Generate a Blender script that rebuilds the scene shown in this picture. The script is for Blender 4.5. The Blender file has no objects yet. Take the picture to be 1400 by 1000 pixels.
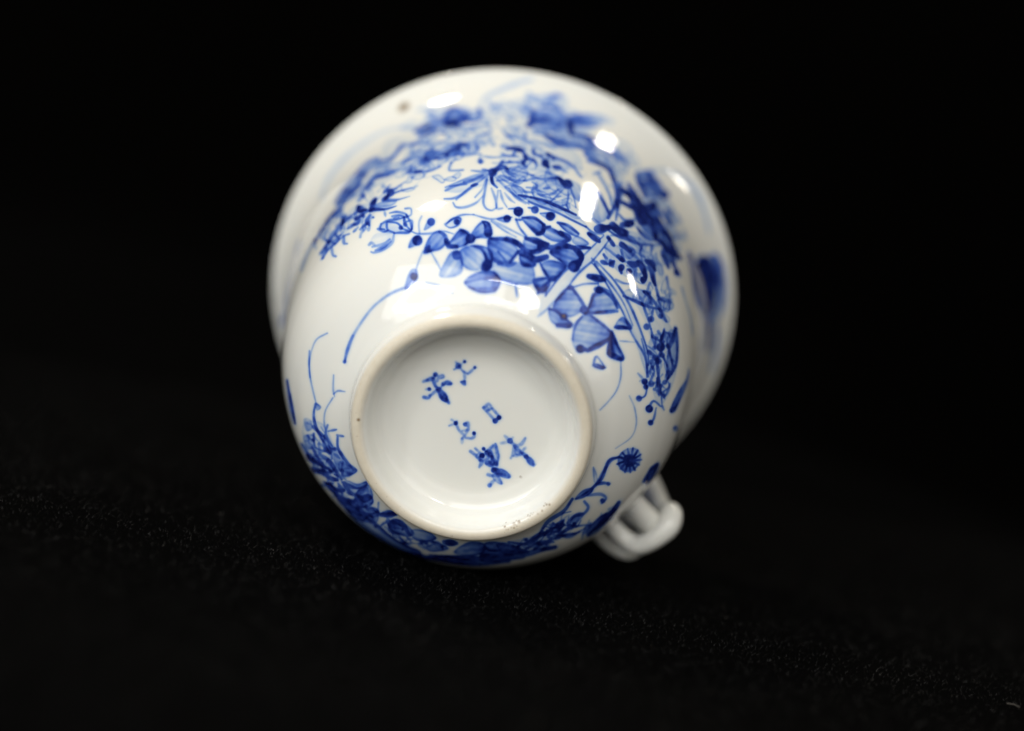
import bpy, math, random
import numpy as np
from mathutils import Matrix, Vector

# ------------------------------------------------------------------ camera, world, lamps, exposure
sc = bpy.context.scene
LENS, CAM_H, PITCH = 85.0, 0.0841, math.radians(7.24)
cam = bpy.data.objects.new("camera", bpy.data.cameras.new("camera"))
sc.collection.objects.link(cam); sc.camera = cam
cam.location = (0, 0, CAM_H); cam.rotation_euler = (math.pi/2 - PITCH, 0, 0)
cam.data.lens = LENS; cam.data.sensor_width = 36; cam.data.clip_start = .01; cam.data.clip_end = 20
cam.data.dof.use_dof = True; cam.data.dof.focus_distance = 0.381; cam.data.dof.aperture_fstop = 4.6
cam.data.dof.aperture_blades = 9

w = bpy.data.worlds.new("World"); sc.world = w; w.use_nodes = True
w.node_tree.nodes["Background"].inputs[0].default_value = (.9, .95, 1, 1)
w.node_tree.nodes["Background"].inputs[1].default_value = 0.008

CUP = Vector((0, .41, .045))
def lamp(name, d, dist, sx, sy, power, col, spin=0, off=(0, 0), aim=CUP):
    l = bpy.data.lights.new(name, 'AREA'); l.shape = 'RECTANGLE'; l.size = sx; l.size_y = sy
    l.energy = power; l.color = col
    o = bpy.data.objects.new(name, l); sc.collection.objects.link(o)
    c = Vector(d).normalized(); x = Vector((0, 0, 1)).cross(c).normalized(); y = c.cross(x)
    p = CUP + c*dist + x*off[0] + y*off[1]
    o.location = p
    o.rotation_euler = ((aim-p).to_track_quat('-Z', 'Y') @ Matrix.Rotation(spin, 3, 'Z').to_quaternion()).to_euler()
    return o
WARM = (1, .90, .75); DAY = (1, .995, .965); R50 = math.radians(50)
lamp("ceiling_lamp", (-.31, .40, .86), 1.0, .075, .12, 4.2, WARM)
lamp("ceiling_lamp", (.45, .56, .66), 1.0, .034, .27, 1.5, WARM, R50, (.04, -.06))
lamp("ceiling_lamp", (.86, .28, .42), 1.2, .07, .16, 1.0, WARM, -math.radians(60), (.08, 0))
lamp("soft_window", (-.38, -.78, .48), 1.35, 1.5, 1.1, 16.8, DAY)
lamp("soft_fill_light", (.62, -.70, .28), 1.4, 1.3, 1.2, 5.0, (1, .95, .87))  # added warm fill, no known source; lifts the cup's lower right side
lamp("window_pane", (-.52, -.69, .50), 1.1, .07, .30, 1.8, DAY, math.radians(-8), (-.19, 0))
lamp("window_pane", (-.52, -.69, .50), 1.1, .46, .045, 1.0, DAY, math.radians(-8), (.03, .15))
lamp("window_pane", (.21, -.81, .55), 1.1, .14, .20, 1.6, DAY, 0, (.15, -.01))
lamp("window_pane", (.21, -.81, .55), 1.1, .40, .014, .5, DAY, math.radians(-18), (0, .175))

sc.view_settings.view_transform = 'Standard'; sc.view_settings.look = 'None'
sc.view_settings.exposure = 0; sc.view_settings.gamma = 1; sc.view_settings.use_curve_mapping = False
sc.cycles.use_denoising = True
sc.cycles.max_bounces = 6

# ------------------------------------------------------------------ cup placement and profile (metres)
FPX = 1400*LENS/36.0                       # focal length in photo pixels
RIM_C = np.array([-0.0018, -0.0125, 0.436]) # rim centre seen from the camera (x right, y down, z forward)
AX = np.array([-.069, .342, -.939]); AX /= np.linalg.norm(AX); HGT = .0665
KEY = np.array([(2.5,19.2),(3.4,19.4),(4.3,20.4),(6,22.7),(8,25.0),(11,27.8),(14,29.7),(18,31.5),(22,32.7),(27,33.7),
    (32,34.4),(37,34.95),(42,35.4),(47,35.85),(51,36.25),(54,36.65),(57,37.25),(60,38.15),(62,38.95),(64,40.0),(65.2,40.75),(66.0,41.5)])*1e-3
KM = np.gradient(KEY[:,1], KEY[:,0])
def rad(s):
    xk, yk = KEY.T; x = np.clip(s, xk[0], xk[-1])
    i = np.clip(np.searchsorted(xk, x)-1, 0, len(xk)-2); h = xk[i+1]-xk[i]; t = (x-xk[i])/h
    return (2*t**3-3*t**2+1)*yk[i]+(t**3-2*t**2+t)*h*KM[i]+(-2*t**3+3*t**2)*yk[i+1]+(t**3-t**2)*h*KM[i+1]
ez = -AX; ex = np.array([0, -1., 0]); ex -= ez*(ex@ez); ex /= np.linalg.norm(ex); ey = np.cross(ez, ex)
FOOT_C = RIM_C+AX*HGT
def to_loc(P): d = P-FOOT_C; return np.stack([d@ex, d@ey, d@ez], -1)
def to_px(Q):
    P = FOOT_C+Q[..., 0:1]*ex+Q[..., 1:2]*ey+Q[..., 2:3]*ez
    return np.stack([700+FPX*P[..., 0]/P[..., 2], 500+FPX*P[..., 1]/P[..., 2]], -1)
EYE = to_loc(np.zeros(3))
def ray(px):
    d = np.stack([(px[:, 0]-700)/FPX, (px[:, 1]-500)/FPX, np.ones(len(px))], -1)
    return np.stack([d@ex, d@ey, d@ez], -1)
def cast(px):                               # photo pixel -> (angle, height) on the outer wall
    D = ray(px); z = np.linspace(.36, .47, 700)
    P = EYE+D[:, None]*z[None, :, None]; s = P[..., 2]
    g = np.where((s > .0025) & (s < .066), np.hypot(P[..., 0], P[..., 1])-rad(s), 1.0)
    hit = g < 0; ok = hit.any(1); k = np.where(ok, hit.argmax(1), g.argmin(1))
    lo, hi = z[np.maximum(k-1, 0)], z[k]
    for _ in range(12):
        m = (lo+hi)/2; p = EYE+D*m[:, None]
        gg = np.where(p[:, 2] > .0025, np.hypot(p[:, 0], p[:, 1])-rad(p[:, 2]), 1.)
        lo = np.where(gg > 0, m, lo); hi = np.where(gg > 0, hi, m)
    p = EYE+D*np.where(ok, hi, z[k])[:, None]
    return np.arctan2(p[:, 1], p[:, 0]), p[:, 2], ok
cp, sp = math.cos(PITCH), math.sin(PITCH)
def world_dir(v): return Vector((v[0], cp*v[2]-sp*v[1], -sp*v[2]-cp*v[1]))

# ------------------------------------------------------------------ helpers
def tag(o, label=None, cat=None, kind=None):
    if label: o["label"] = label
    if cat: o["category"] = cat
    if kind: o["kind"] = kind
def mesh_obj(name, verts, faces, mat, parent=None, attrs=None, smooth=True):
    """verts Nx3 array, faces Mx4 / Mx3 int array"""
    me = bpy.data.meshes.new(name); n, k = faces.shape
    me.vertices.add(len(verts)); me.vertices.foreach_set("co", np.asarray(verts, np.float32).ravel())
    me.loops.add(n*k); me.loops.foreach_set("vertex_index", faces.astype(np.int32).ravel())
    me.polygons.add(n)
    me.polygons.foreach_set("loop_start", np.arange(0, n*k, k, dtype=np.int32))
    me.polygons.foreach_set("loop_total", np.full(n, k, np.int32))
    me.polygons.foreach_set("use_smooth", np.full(n, smooth))
    me.update(calc_edges=True); me.validate()
    for a, v in (attrs or {}).items():
        at = me.attributes.new(a, 'FLOAT', 'POINT'); at.data.foreach_set("value", np.asarray(v, np.float32).ravel())
    me.materials.append(mat)
    o = bpy.data.objects.new(name, me); sc.collection.objects.link(o)
    if parent: o.parent = parent
    return o
def grid_faces(nr, nc, wrap=True):
    i, j = np.meshgrid(np.arange(nr-1), np.arange(nc if wrap else nc-1), indexing='ij')
    j2 = (j+1) % nc
    return np.stack([i*nc+j, i*nc+j2, (i+1)*nc+j2, (i+1)*nc+j], -1).reshape(-1, 4)
def smooth_path(p, n=6, closed=False):
    p = np.asarray(p, float)
    if len(p) < 3: 
        t = np.linspace(0, 1, 2*n)[:, None]; return p[:1]*(1-t)+p[-1:]*t
    q = np.vstack([p[-1:], p, p[:2]]) if closed else np.vstack([2*p[0]-p[1], p, 2*p[-1]-p[-2]])
    out = []
    for i in range(len(q)-3):
        a, b, c, d = q[i:i+4]
        for t in np.arange(n)/n:
            out.append(.5*((2*b)+(c-a)*t+(2*a-5*b+4*c-d)*t*t+(3*b-a-3*c+d)*t**3))
    if not closed: out.append(p[-1])
    return np.array(out)
class Nodes:
    def __init__(s, name):
        s.m = bpy.data.materials.new(name); s.m.use_nodes = True; s.t = s.m.node_tree
        s.b = s.t.nodes["Principled BSDF"]
    def n(s, t, **k):
        o = s.t.nodes.new(t)
        for a, v in k.items(): setattr(o, a, v)
        return o
    def l(s, a, b): s.t.links.new(a, b)
    def math(s, op, a, b=None, clamp=False):
        o = s.n('ShaderNodeMath', operation=op, use_clamp=clamp)
        for i, v in enumerate((a, b)):
            if v is None: continue
            if isinstance(v, (int, float)): o.inputs[i].default_value = v
            else: s.l(v, o.inputs[i])
        return o.outputs[0]
    def mix(s, f, a, b):
        o = s.n('ShaderNodeMix', data_type='RGBA')
        for i, v in ((0, f), (6, a), (7, b)):
            if isinstance(v, (int, float)): o.inputs[i].default_value = v
            elif isinstance(v, tuple): o.inputs[i].default_value = (*v, 1)
            else: s.l(v, o.inputs[i])
        return o.outputs[2]
    def noise(s, scale, detail=3, rough=.55):
        o = s.n('ShaderNodeTexNoise'); o.inputs['Scale'].default_value = scale
        o.inputs['Detail'].default_value = detail; o.inputs['Roughness'].default_value = rough
        tc = s.n('ShaderNodeTexCoord'); s.l(tc.outputs['Object'], o.inputs['Vector']); return o.outputs[0]
    def attr(s, name): return s.n('ShaderNodeAttribute', attribute_name=name).outputs['Fac']
    def ramp(s, f, stops):
        o = s.n('ShaderNodeValToRGB'); e = o.color_ramp.elements
        while len(e) < len(stops): e.new(.5)
        for k, (p, c) in zip(e, stops): k.position = p; k.color = (*c, 1)
        s.l(f, o.inputs[0]); return o.outputs[0]

# ------------------------------------------------------------------ materials
GLAZE = (.74, .735, .69)
def porcelain(name, bare=False):
    N = Nodes(name); b = N.b
    ink = N.math('MULTIPLY', N.attr("ink"), N.math('ADD', .80, N.math('MULTIPLY', N.noise(900, 3), .4)), True)
    tint = N.mix(N.noise(55, 2), (.78, .770, .712), (.772, .768, .728))
    col = N.ramp(ink, [(0, (1, 1, 1)), (.15, (.70, .80, .97)), (.35, (.34, .50, .91)), (.6, (.10, .225, .78)), (.82, (.03, .075, .47)), (1, (.009, .018, .18))])
    mul = N.n('ShaderNodeMix', data_type='RGBA', blend_type='MULTIPLY'); mul.inputs[0].default_value = 1
    N.l(tint, mul.inputs[6]); N.l(col, mul.inputs[7]); c = mul.outputs[2]
    rough = None
    if bare:
        bf = N.attr("bare")
        clay = N.mix(N.noise(700, 4, .7), (.62, .55, .43), (.74, .68, .56))
        clay = N.mix(N.math('MULTIPLY', N.math('GREATER_THAN', N.noise(1500, 2), .70), .5), clay, (.30, .23, .15))
        c = N.mix(bf, c, clay)
        rough = N.math('ADD', .07, N.math('MULTIPLY', bf, .42))
    c = N.mix(N.attr("stain"), c, (.17, .095, .025))
    N.l(c, b.inputs['Base Color'])
    if rough is None: rough = N.math('ADD', .055, N.math('MULTIPLY', N.noise(300, 2), .03))
    N.l(rough, b.inputs['Roughness'])
    b.inputs['IOR'].default_value = 1.52
    b.inputs['Subsurface Weight'].default_value = .12
    b.inputs['Subsurface Radius'].default_value = (1, .8, .6); b.inputs['Subsurface Scale'].default_value = .0012
    bp = N.n('ShaderNodeBump'); bp.inputs['Strength'].default_value = .10; bp.inputs['Distance'].default_value = .0006
    N.l(N.noise(130, 2), bp.inputs['Height']); N.l(bp.outputs[0], b.inputs['Normal'])
    return N.m
M_WALL = porcelain("glazed_porcelain"); M_RING = porcelain("bare_foot_ring", True)
def velvet():
    N = Nodes("black_velvet"); b = N.b
    f = N.noise(9, 3)
    N.l(N.mix(f, (.0002, .0002, .0002), (.0009, .00078, .00066)), b.inputs['Base Color'])
    b.inputs['Roughness'].default_value = .95; b.inputs['Specular IOR Level'].default_value = .01
    b.inputs['Sheen Weight'].default_value = .0014; b.inputs['Sheen Roughness'].default_value = .45
    b.inputs['Sheen Tint'].default_value = (.85, .9, 1, 1)
    bp = N.n('ShaderNodeBump'); bp.inputs['Strength'].default_value = .8; bp.inputs['Distance'].default_value = .0006
    N.l(N.noise(2600, 3, .7), bp.inputs['Height']); N.l(bp.outputs[0], b.inputs['Normal'])
    return N.m
M_VELVET = velvet()
def plain(name, ca, cb, rough):
    N = Nodes(name); N.l(N.mix(N.noise(400, 2), ca, cb), N.b.inputs['Base Color']); N.b.inputs['Roughness'].default_value = rough
    return N.m
M_PILE = plain("velvet_fibre", (.0003, .0003, .0003), (.0031, .0027, .0024), .7)
M_LINT = plain("pale_lint", (.01, .009, .008), (.06, .05, .04), .8)

# ---- brush strokes read off the photograph (zoomed pixel frames, see REG below)
TRACE = """
# upper left: chrysanthemum heads and faint grass
d L 8 0.16 60,950 120,780 220,640 340,520 480,420 620,340 780,300 920,300
d F 0 0.26 920,330 1000,240 1060,170 1200,130 1400,120 1400,230 1300,290 1180,300 1060,340 980,370
d L 6 .75 920,330 1000,300 1050,280
d L 7 0.44 1000,300 1100,250 1200,240 1310,260
d L 6 .85 1190,275 1260,265 1310,270
d L 5 .7 1290,210 1310,290
d L 6 0.48 1000,360 1060,330 1120,300
d L 6 0.40 1050,200 1120,230 1200,220 1400,210
d L 7 0.36 1200,190 1240,150 1310,130 1330,150
d L 6 0.32 1020,180 1060,160 1100,190
d L 5 0.44 1140,340 1190,345
d L 6 0.20 940,140 1040,120 1150,100
d F 0 0.12 780,310 880,240 960,260 920,330
d L 6 0.36 980,360 960,420 900,450 880,470
d L 5 0.32 880,460 960,440 1040,450
d L 5 0.40 750,520 790,460 840,450
d L 4 0.36 700,590 740,530 790,460
d F 0 0.10 620,560 660,420 820,380 900,420 760,520 690,590
d F 0 0.10 860,470 1000,430 1200,420 1240,520 1100,580 900,600 800,640
d L 5 0.32 580,600 640,600 720,590
d L 7 0.40 390,720 450,650 540,600 620,610
d F 0 0.30 380,740 420,660 520,580 590,560 580,640 500,700 430,760
d L 5 0.32 800,640 860,580 900,530 960,500
d L 4 0.40 880,640 940,610 1020,600 1100,580
d L 4 0.44 870,680 900,710 960,700 1060,690 1150,650
d L 4 0.36 870,690 880,640
d L 5 .8 920,700 970,690
d L 4 0.32 700,700 780,660 860,640
d L 5 0.32 620,740 720,700 840,670
d L 5 0.32 500,800 580,750 680,730
d L 5 0.40 1020,530 1010,580 1060,590
d L 5 0.44 1060,590 1110,580
d L 5 0.40 980,600 1020,570
d L 4 0.32 1060,470 1120,440 1200,420
d L 4 0.28 1060,480 1090,520 1180,540
d L 5 0.48 1310,490 1330,460 1380,460 1400,500
d B 6 .6 1210,550
d L 4 0.28 1200,600 1240,560 1300,530
d L 4 0.28 900,440 880,520 900,560
d L 4 0.28 1180,540 1260,520 1300,480
d F 0 0.24 180,980 260,830 340,740 420,680 460,740 380,840 300,920 240,1000
d L 6 0.36 200,980 270,860 340,780 400,700
d L 5 0.40 260,860 330,870
d L 5 0.40 280,920 340,850 420,800
d L 5 0.40 420,770 380,850 320,910
d L 5 0.40 430,880 480,830 540,780
j F 0 .26 330,300 420,180 520,40 640,0 620,60 540,170 460,260 360,370
j L 6 .4 400,210 480,190
j L 6 .4 520,120 580,60 620,20
j L 6 .4 540,60 600,60
j L 5 .35 420,280 480,220 560,160
j L 5 .35 620,120 740,70 860,50
j L 5 .35 660,90 760,50 840,10
j F 0 .12 600,130 720,70 860,30 900,60 720,160 620,200
j L 7 .9 530,350 545,390 600,380
j B 12 .85 550,375
j L 8 .92 650,350 690,280
j L 8 .92 660,370 640,390
j F 0 .9 640,390 700,360 780,365 880,345 800,380 700,395
j F 0 .4 680,350 740,310 880,300 820,350
j T 7 .8 760,290 830,220 960,125
j B 11 .85 825,220
j T 6 .75 800,260 880,220 1020,178
j T 6 .65 780,290 880,290 1000,258
j T 6 .7 770,220 790,190 825,150
j L 6 .7 770,280 800,270
j B 8 .6 575,250
j L 5 .5 600,200 640,150 660,120
j L 5 .45 540,300 580,230
j L 5 .6 500,460 560,430 620,390 680,360
j L 5 .7 510,470 580,420
j L 6 .6 500,420 530,380
j L 6 .65 640,430 610,480 630,520
j L 5 .5 620,480 590,520 550,560
j L 5 .6 470,520 520,510 550,470
j L 4 .5 490,580 530,540
j L 5 .35 550,630 560,590 600,550
j L 5 .6 380,490 400,460 420,430
j L 4 .5 400,500 390,440
j L 6 .6 250,480 310,410 380,370
j L 6 .5 230,500 270,470
j L 4 .45 340,560 400,500 470,430
j L 4 .4 320,610 360,550
j L 5 .6 140,680 160,630 220,540 260,480
j B 7 .6 140,660
j L 4 .22 130,680 60,820 20,940
j L 4 .55 180,780 240,700 300,620 340,540
j L 4 .55 200,830 260,740 330,680 400,620 450,600
j L 5 .55 240,660 320,690
j L 5 .5 290,730 300,790 325,805
j L 5 .5 400,620 400,680 430,690
j L 4 .5 230,640 270,700
j L 4 .5 320,600 360,650
j F 0 .2 740,510 800,470 960,410 1020,500 1010,580 860,595 740,570
j L 3.5 .5 820,410 880,400 960,415 980,440
j L 3.5 .5 840,440 900,430 970,450
j L 3.5 .55 740,510 800,480 880,470 950,450
j L 3.5 .6 740,510 730,550 770,560
j L 4 .6 710,555 760,580 800,570
j L 3.5 .55 790,500 800,560 860,590
j L 3.5 .55 800,490 880,500 920,530 930,550
j B 7 .75 920,545
j L 4 .65 860,595 920,590 990,590 1020,560
j L 3.5 .6 930,550 1000,580
j L 4 .65 950,450 960,510 1010,570
j B 7 .6 960,515
j L 4 .6 970,430 1010,500 1020,560
j L 3.5 .55 970,490 1020,480 1025,550
j L 3.5 .4 960,370 1010,370 1015,420 990,440
j L 5 .5 860,460 900,450
j L 4 .35 770,390 780,440
j F 0 .14 690,600 850,590 840,660 760,730 640,700
j L 5 .45 860,600 840,680 760,740 680,770 650,765
j L 5 .5 690,750 760,720 830,670
j L 4 .4 660,720 760,690 820,650
j L 5 .3 630,700 650,680 680,700
j L 3.5 .5 1020,580 1080,600 1200,595 1300,575 1400,600
j L 3.5 .35 1090,590 1085,500 1110,440
# top: bell flower, outlines, dark sprigs
e L 7 0.20 850,60 760,80 600,140 450,210 390,270 380,340
e F 0 0.11 610,320 700,280 830,320 830,480 640,500
e L 6 0.24 550,310 570,350 550,390
e L 5 0.16 620,430 650,480
e L 6 0.20 460,300 540,290
e F 0 0.30 60,340 140,310 240,360 380,330 390,430 260,440 140,480 40,440
e L 7 0.40 80,390 120,340 170,330
e L 7 0.40 180,400 240,380 300,400
e L 6 0.48 360,330 370,410
e L 6 .85 60,465 140,450 170,480
e L 5 .7 150,430 160,490
e L 5 0.36 200,430 290,440 360,430
e L 4 0.40 170,490 300,490 420,470 470,510 470,540 430,550
e L 4 0.36 440,560 340,590 330,640 350,680
e L 4 0.36 20,550 50,540
e F 0 0.08 60,620 170,640 340,600 350,720 100,760
e L 5 0.48 170,690 190,660 240,650
e L 4 0.36 250,650 280,680 270,710
e B 7 .6 185,690
e L 4 0.32 80,750 150,740 280,740 380,740
e B 6 .6 75,750
e L 4 0.48 110,820 95,880 130,890 220,885
e L 4 0.32 110,820 160,780
e B 7 .65 380,805
e L 4 0.32 380,740 370,800
e F 0 0.26 770,230 900,210 1100,190 1170,240 1150,330 1000,320 860,260
e L 9 0.40 960,290 1010,240 1070,210 1110,220
e F 0 0.44 840,360 900,340 1080,350 1160,420 1190,520 1020,500 880,480 810,480
e L 6 0.44 930,310 1030,310 1110,350 1170,430
e L 9 0.48 860,440 960,430 1080,450 1160,480
e L 8 .75 810,480 850,470
e L 5 0.48 870,350 860,450
e L 10 .95 1180,440 1200,500 1205,560
e F 0 0.26 1180,400 1300,380 1400,400 1400,540 1240,530
e F 0 0.13 860,500 1180,500 1200,560 960,570 860,560
e L 5 0.36 860,520 980,520 1140,530
e L 5 0.36 790,530 795,620 860,620 960,650 1060,690
e L 5 0.28 620,570 720,600 800,640
e L 5 0.32 820,640 940,700
e L 7 0.48 970,570 1030,600 1070,650 1130,660
e F 0 0.30 960,570 1100,580 1400,600 1400,720 1240,690 1100,660
e L 5 0.40 1220,560 1320,580 1400,600
e F 0 0.11 560,740 760,680 1000,720 1200,840 1100,900 800,880 600,840
e L 6 .85 620,690 740,690 780,740 800,790
e L 5 .75 680,750 700,710 760,720
e L 5 .7 790,790 770,820
e L 5 .75 800,790 850,790 890,820
e L 4 0.48 580,740 640,760 720,760
e L 4 0.48 600,820 680,810 760,820
e L 5 .65 780,850 800,860
e B 8 .85 790,760
e B 7 .8 770,815
e L 6 .8 860,700 870,740
e L 4 .7 880,740 940,760
e L 6 .8 990,740 1050,780
e L 4 .65 1050,770 1140,800 1230,860 1300,950
e B 10 .9 970,820
e L 7 .9 960,820 1000,860
e L 7 .9 1050,855 1110,865
e L 4 0.40 1100,870 1170,910
e L 4 0.44 800,850 860,800 890,840 880,870
e L 4 0.32 930,760 960,810
e L 4 0.32 400,760 500,770 600,760
e L 6 .85 540,860 580,810
e L 8 .92 480,910 540,870 600,860 630,895
e B 14 .95 490,905
e L 6 .8 480,920 480,980
e L 4 0.48 400,880 460,890
e L 4 0.40 300,890 400,900 470,890
f F 0 .12 60,520 480,380 620,360 860,400 960,440 1180,480 1240,640 1000,560 800,560 640,560 480,480 200,560
f L 4 .42 480,380 340,400 200,450 60,510
f L 4 .42 470,390 340,440 200,480 100,500
f L 5 .55 230,460 300,440 400,400
f L 5 .75 300,495 350,480
f L 4 .42 60,540 140,500 250,480
f L 4 .45 50,615 130,610 220,570 320,490 420,420
f L 4 .4 160,620 250,540 330,480
f L 4 .4 130,650 160,690 240,690 340,650 400,590
f L 4 .45 440,440 420,540 405,640 430,700 480,720 520,700
f L 4 .4 480,520 510,600 525,690
f L 4 .35 540,540 530,620 530,700 580,700
f L 4 .4 560,540 580,620 620,690
f L 4 .35 600,560 650,620 690,650
f L 4 .35 640,520 700,600 790,660
f L 5 .8 480,400 490,470 530,510
f L 4 .35 520,420 600,500 700,590 820,660
f L 4 .35 540,410 650,480 760,560
f L 4 .35 560,400 680,440 800,450
f L 4 .4 610,340 720,360 860,400
f L 4 .4 600,360 700,420
f L 4 .35 440,420 400,520 330,600
f L 4 .4 780,450 880,430 1000,430 1090,430
f L 4 .4 800,510 880,515 890,490 850,460
f L 4 .35 660,470 760,540 860,560
f L 8 .85 1110,440 1150,480 1210,490
f B 14 .8 1170,480
f L 5 .6 1000,430 1080,420 1120,450
f F 0 .32 1180,440 1290,500 1280,640 1200,560
f F 0 .14 900,440 1100,430 1180,560 1160,680 1020,640 900,560
f L 3 .5 1180,500 1180,600 1160,680
f L 3 .5 1150,510 1080,580 1020,640
f L 3 .45 1140,500 1040,560 940,580
f L 3 .45 1200,510 1230,600 1250,690
f L 3 .5 1120,680 1160,670 1180,710
f L 4 .5 960,520 1010,515
f L 4 .45 1010,580 1070,560
f L 3 .4 1070,600 1110,590
f L 3.5 .45 900,570 960,590 1060,620
f F 0 .32 740,580 960,630 1250,760 1340,870 1060,740 860,660
f L 4 .75 730,580 840,600
f L 5 .85 840,600 960,630 1100,690 1250,760
f L 4 .65 820,640 940,690 1060,730 1200,800 1340,870
f L 4 .35 480,810 620,880 780,960
f L 4 .4 700,800 730,870 800,950
g F 0 .38 240,390 400,370 580,400 520,480 360,500 280,460
g L 4 .5 280,450 400,470 520,480
g L 6 .5 280,560 400,570 500,620 580,680 680,740 780,830
g F 0 .45 400,580 520,620 600,690 760,810 680,780 560,700 440,680
g F 0 .45 380,690 500,710 600,740 600,840 640,890 540,840 460,770
g L 6 .6 400,740 500,810 600,860 650,920 670,1000
g L 5 .45 590,740 620,830 650,890
g L 5 .4 480,920 540,900
g F 0 .3 60,580 200,600 360,640 480,680 300,690 160,680
# right: dark flower, leaves, far cluster
h L 7 .6 30,0 130,30 210,80 250,150
h L 8 .75 240,120 280,220 290,320 260,430 210,520
h L 6 .7 310,260 300,400 280,540
h L 6 .6 330,300 300,420
h F 0 .3 80,380 130,300 200,430 190,540 110,560 60,480
h L 6 .7 120,290 160,360 200,440 220,480
h L 5 .45 120,120 180,220 230,330 240,400
h L 5 .5 70,530 120,570 170,590
h F 0 .28 460,110 600,90 700,220 760,320 680,330 560,340 480,240
h B 14 .6 600,200
h L 6 .5 480,140 520,240 560,330
h L 5 .4 540,260 580,320 660,330
h L 6 .6 650,200 720,280
h B 12 .85 725,310
h L 6 .5 590,95 620,110
h L 10 .95 330,260 420,320 480,360
h L 12 .97 400,310 480,360 520,430
h L 7 .8 390,210 420,260 470,300
h L 9 .92 340,380 420,420 490,440
h F 0 .97 460,440 540,400 580,440 640,380 640,440 580,500 560,580 500,590 460,520
h B 20 .97 520,460
h B 14 .95 620,410
h L 8 .9 590,520 660,580 720,660
h F 0 .7 560,480 650,500 700,560 640,600 580,560
h L 7 .8 670,450 730,520 780,580
h L 6 .7 740,450 780,500
h F 0 .9 460,590 520,640 620,730 560,720 500,670
h L 10 .9 600,580 640,660 640,720
h L 8 .85 660,720 740,780 820,860 870,890
h F 0 .7 700,650 780,720 860,880 760,860 700,780
h L 7 .8 740,640 780,720 800,780
h L 7 .7 690,570 740,640
h L 5 .5 620,600 700,680
h L 12 .95 340,585 390,575 430,570
h L 5 .6 310,490 360,540 440,540 470,510
h L 14 .97 110,620 160,620 210,610
h L 14 .97 250,590 310,640 370,660
h F 0 .9 20,660 80,670 140,710 100,740 50,710
h L 5 .65 220,640 300,690 400,720 500,760 680,770
h L 4 .5 240,680 400,690 470,740 520,800
h F 0 .2 300,660 480,700 640,780 560,840 420,760
h L 7 .85 210,700 260,770
h F 0 .35 320,760 420,780 460,840 400,900 330,850
h L 9 .9 330,760 410,820
h L 4 .6 520,770 500,850 540,880
h L 4 .5 610,770 600,860
h L 5 .6 700,860 760,900 760,970
h L 8 .8 300,870 350,910
h L 7 .85 150,920 200,940
h L 4 .6 170,860 200,890
h L 8 .8 230,950 260,920
h B 9 .85 330,970
h L 9 .9 400,930 450,950 500,930 540,1000
h L 6 .8 550,910 610,920 640,1000
h L 4 .5 180,790 260,850 340,920
h L 4 .5 60,890 120,960
h L 9 .2 600,80 760,100 900,170 1020,300 1090,480 1130,660
i L 7 .8 700,20 760,80 860,140
i F 0 .6 700,60 800,100 880,150 760,140
i L 7 .75 700,100 730,180 760,240
i L 7 .8 790,150 820,240 860,310
i B 11 .85 835,285
i L 9 .92 490,190 530,260 550,320 530,370
i B 9 .9 530,350
i L 8 .9 560,180 600,240 620,340 640,400
i L 7 .8 560,190 610,200 630,250
i L 5 .6 520,210 600,280 640,370
i B 10 .85 330,240
i L 6 .8 320,250 330,290
i B 8 .8 400,275
i L 5 .6 390,260 420,280
i L 8 .7 230,180 250,230
i L 5 .6 170,120 200,180
i F 0 .35 330,60 460,120 520,200 420,180
i L 4 .5 330,80 360,180 440,190
i L 4 .6 640,400 680,520 760,560
i L 4 .5 590,380 560,460
i L 4 .45 700,510 760,540 770,610
i L 5 .6 540,460 580,470
i F 0 .32 340,490 420,430 560,460 640,570 540,570
i L 5 .8 350,500 450,545 560,590 670,620
i L 5 .7 540,460 620,540 690,640 740,730
i L 4 .55 280,350 340,380 400,390
i L 3.5 .4 740,320 760,420 780,560
i L 3.5 .3 880,420 920,560 960,700 980,860
i L 4 .6 530,590 570,700 600,800
i L 4 .5 620,620 600,720
i B 8 .7 600,710
i B 8 .7 560,780
i L 4 .6 600,800 620,870 660,880
i L 5 .7 700,860 690,940
i L 6 .75 820,790 800,900 780,960
i L 4 .5 720,800 710,900
i B 11 .85 690,965
i F 0 .8 950,120 990,220 1060,130 1150,170 1180,330 1180,520 1120,640 1040,620 990,480 965,300
i L 12 .9 990,230 1030,420 1060,580
i L 10 .85 1080,150 1130,320 1150,480
i L 8 .7 940,110 980,180
i L 10 .7 1060,620 1110,760 1120,960
i L 8 .5 1150,500 1140,700 1120,900
# centre band, clover, lower sprays
4 F 0 .4 930,145 955,90 985,82 988,112 955,140
4 B 10 .75 972,100
4 F 0 .25 1055,120 1095,85 1140,78 1135,110 1090,135
4 L 3 .6 1055,120 1095,82 1142,80 1130,118 1085,135 1055,120
4 B 9 .8 1120,100
4 F 0 .4 840,250 860,195 905,178 910,215 880,240
4 B 13 .9 892,208
4 L 3 .4 925,270 900,330 880,390
4 F 0 .6 820,490 835,420 860,375 890,380 890,430 860,470
4 B 12 .9 873,415
4 L 5 .42 825,480 760,505 700,540 640,590 590,650 540,725 505,790 485,850 470,915
4 L 6 .3 520,760 485,850 472,912
4 B 5 .7 470,910
4 L 3 .3 940,450 1020,470 1100,515
4 L 3 .4 370,745 310,780 280,845 267,920 270,1000
4 L 7 .75 112,690 130,640 150,520 165,430
4 L 5 .6 120,720 150,500 180,350 210,215
4 L 4 .3 215,385 235,320 300,200
5 L 3 .4 600,225 680,280 745,315
5 F 0 0.66 208,412 225,345 260,295 300,278 335,300 342,345 310,385 260,400
5 L 8 .9 222,398 240,370
5 L 6 .6 300,285 335,310 342,350
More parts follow.
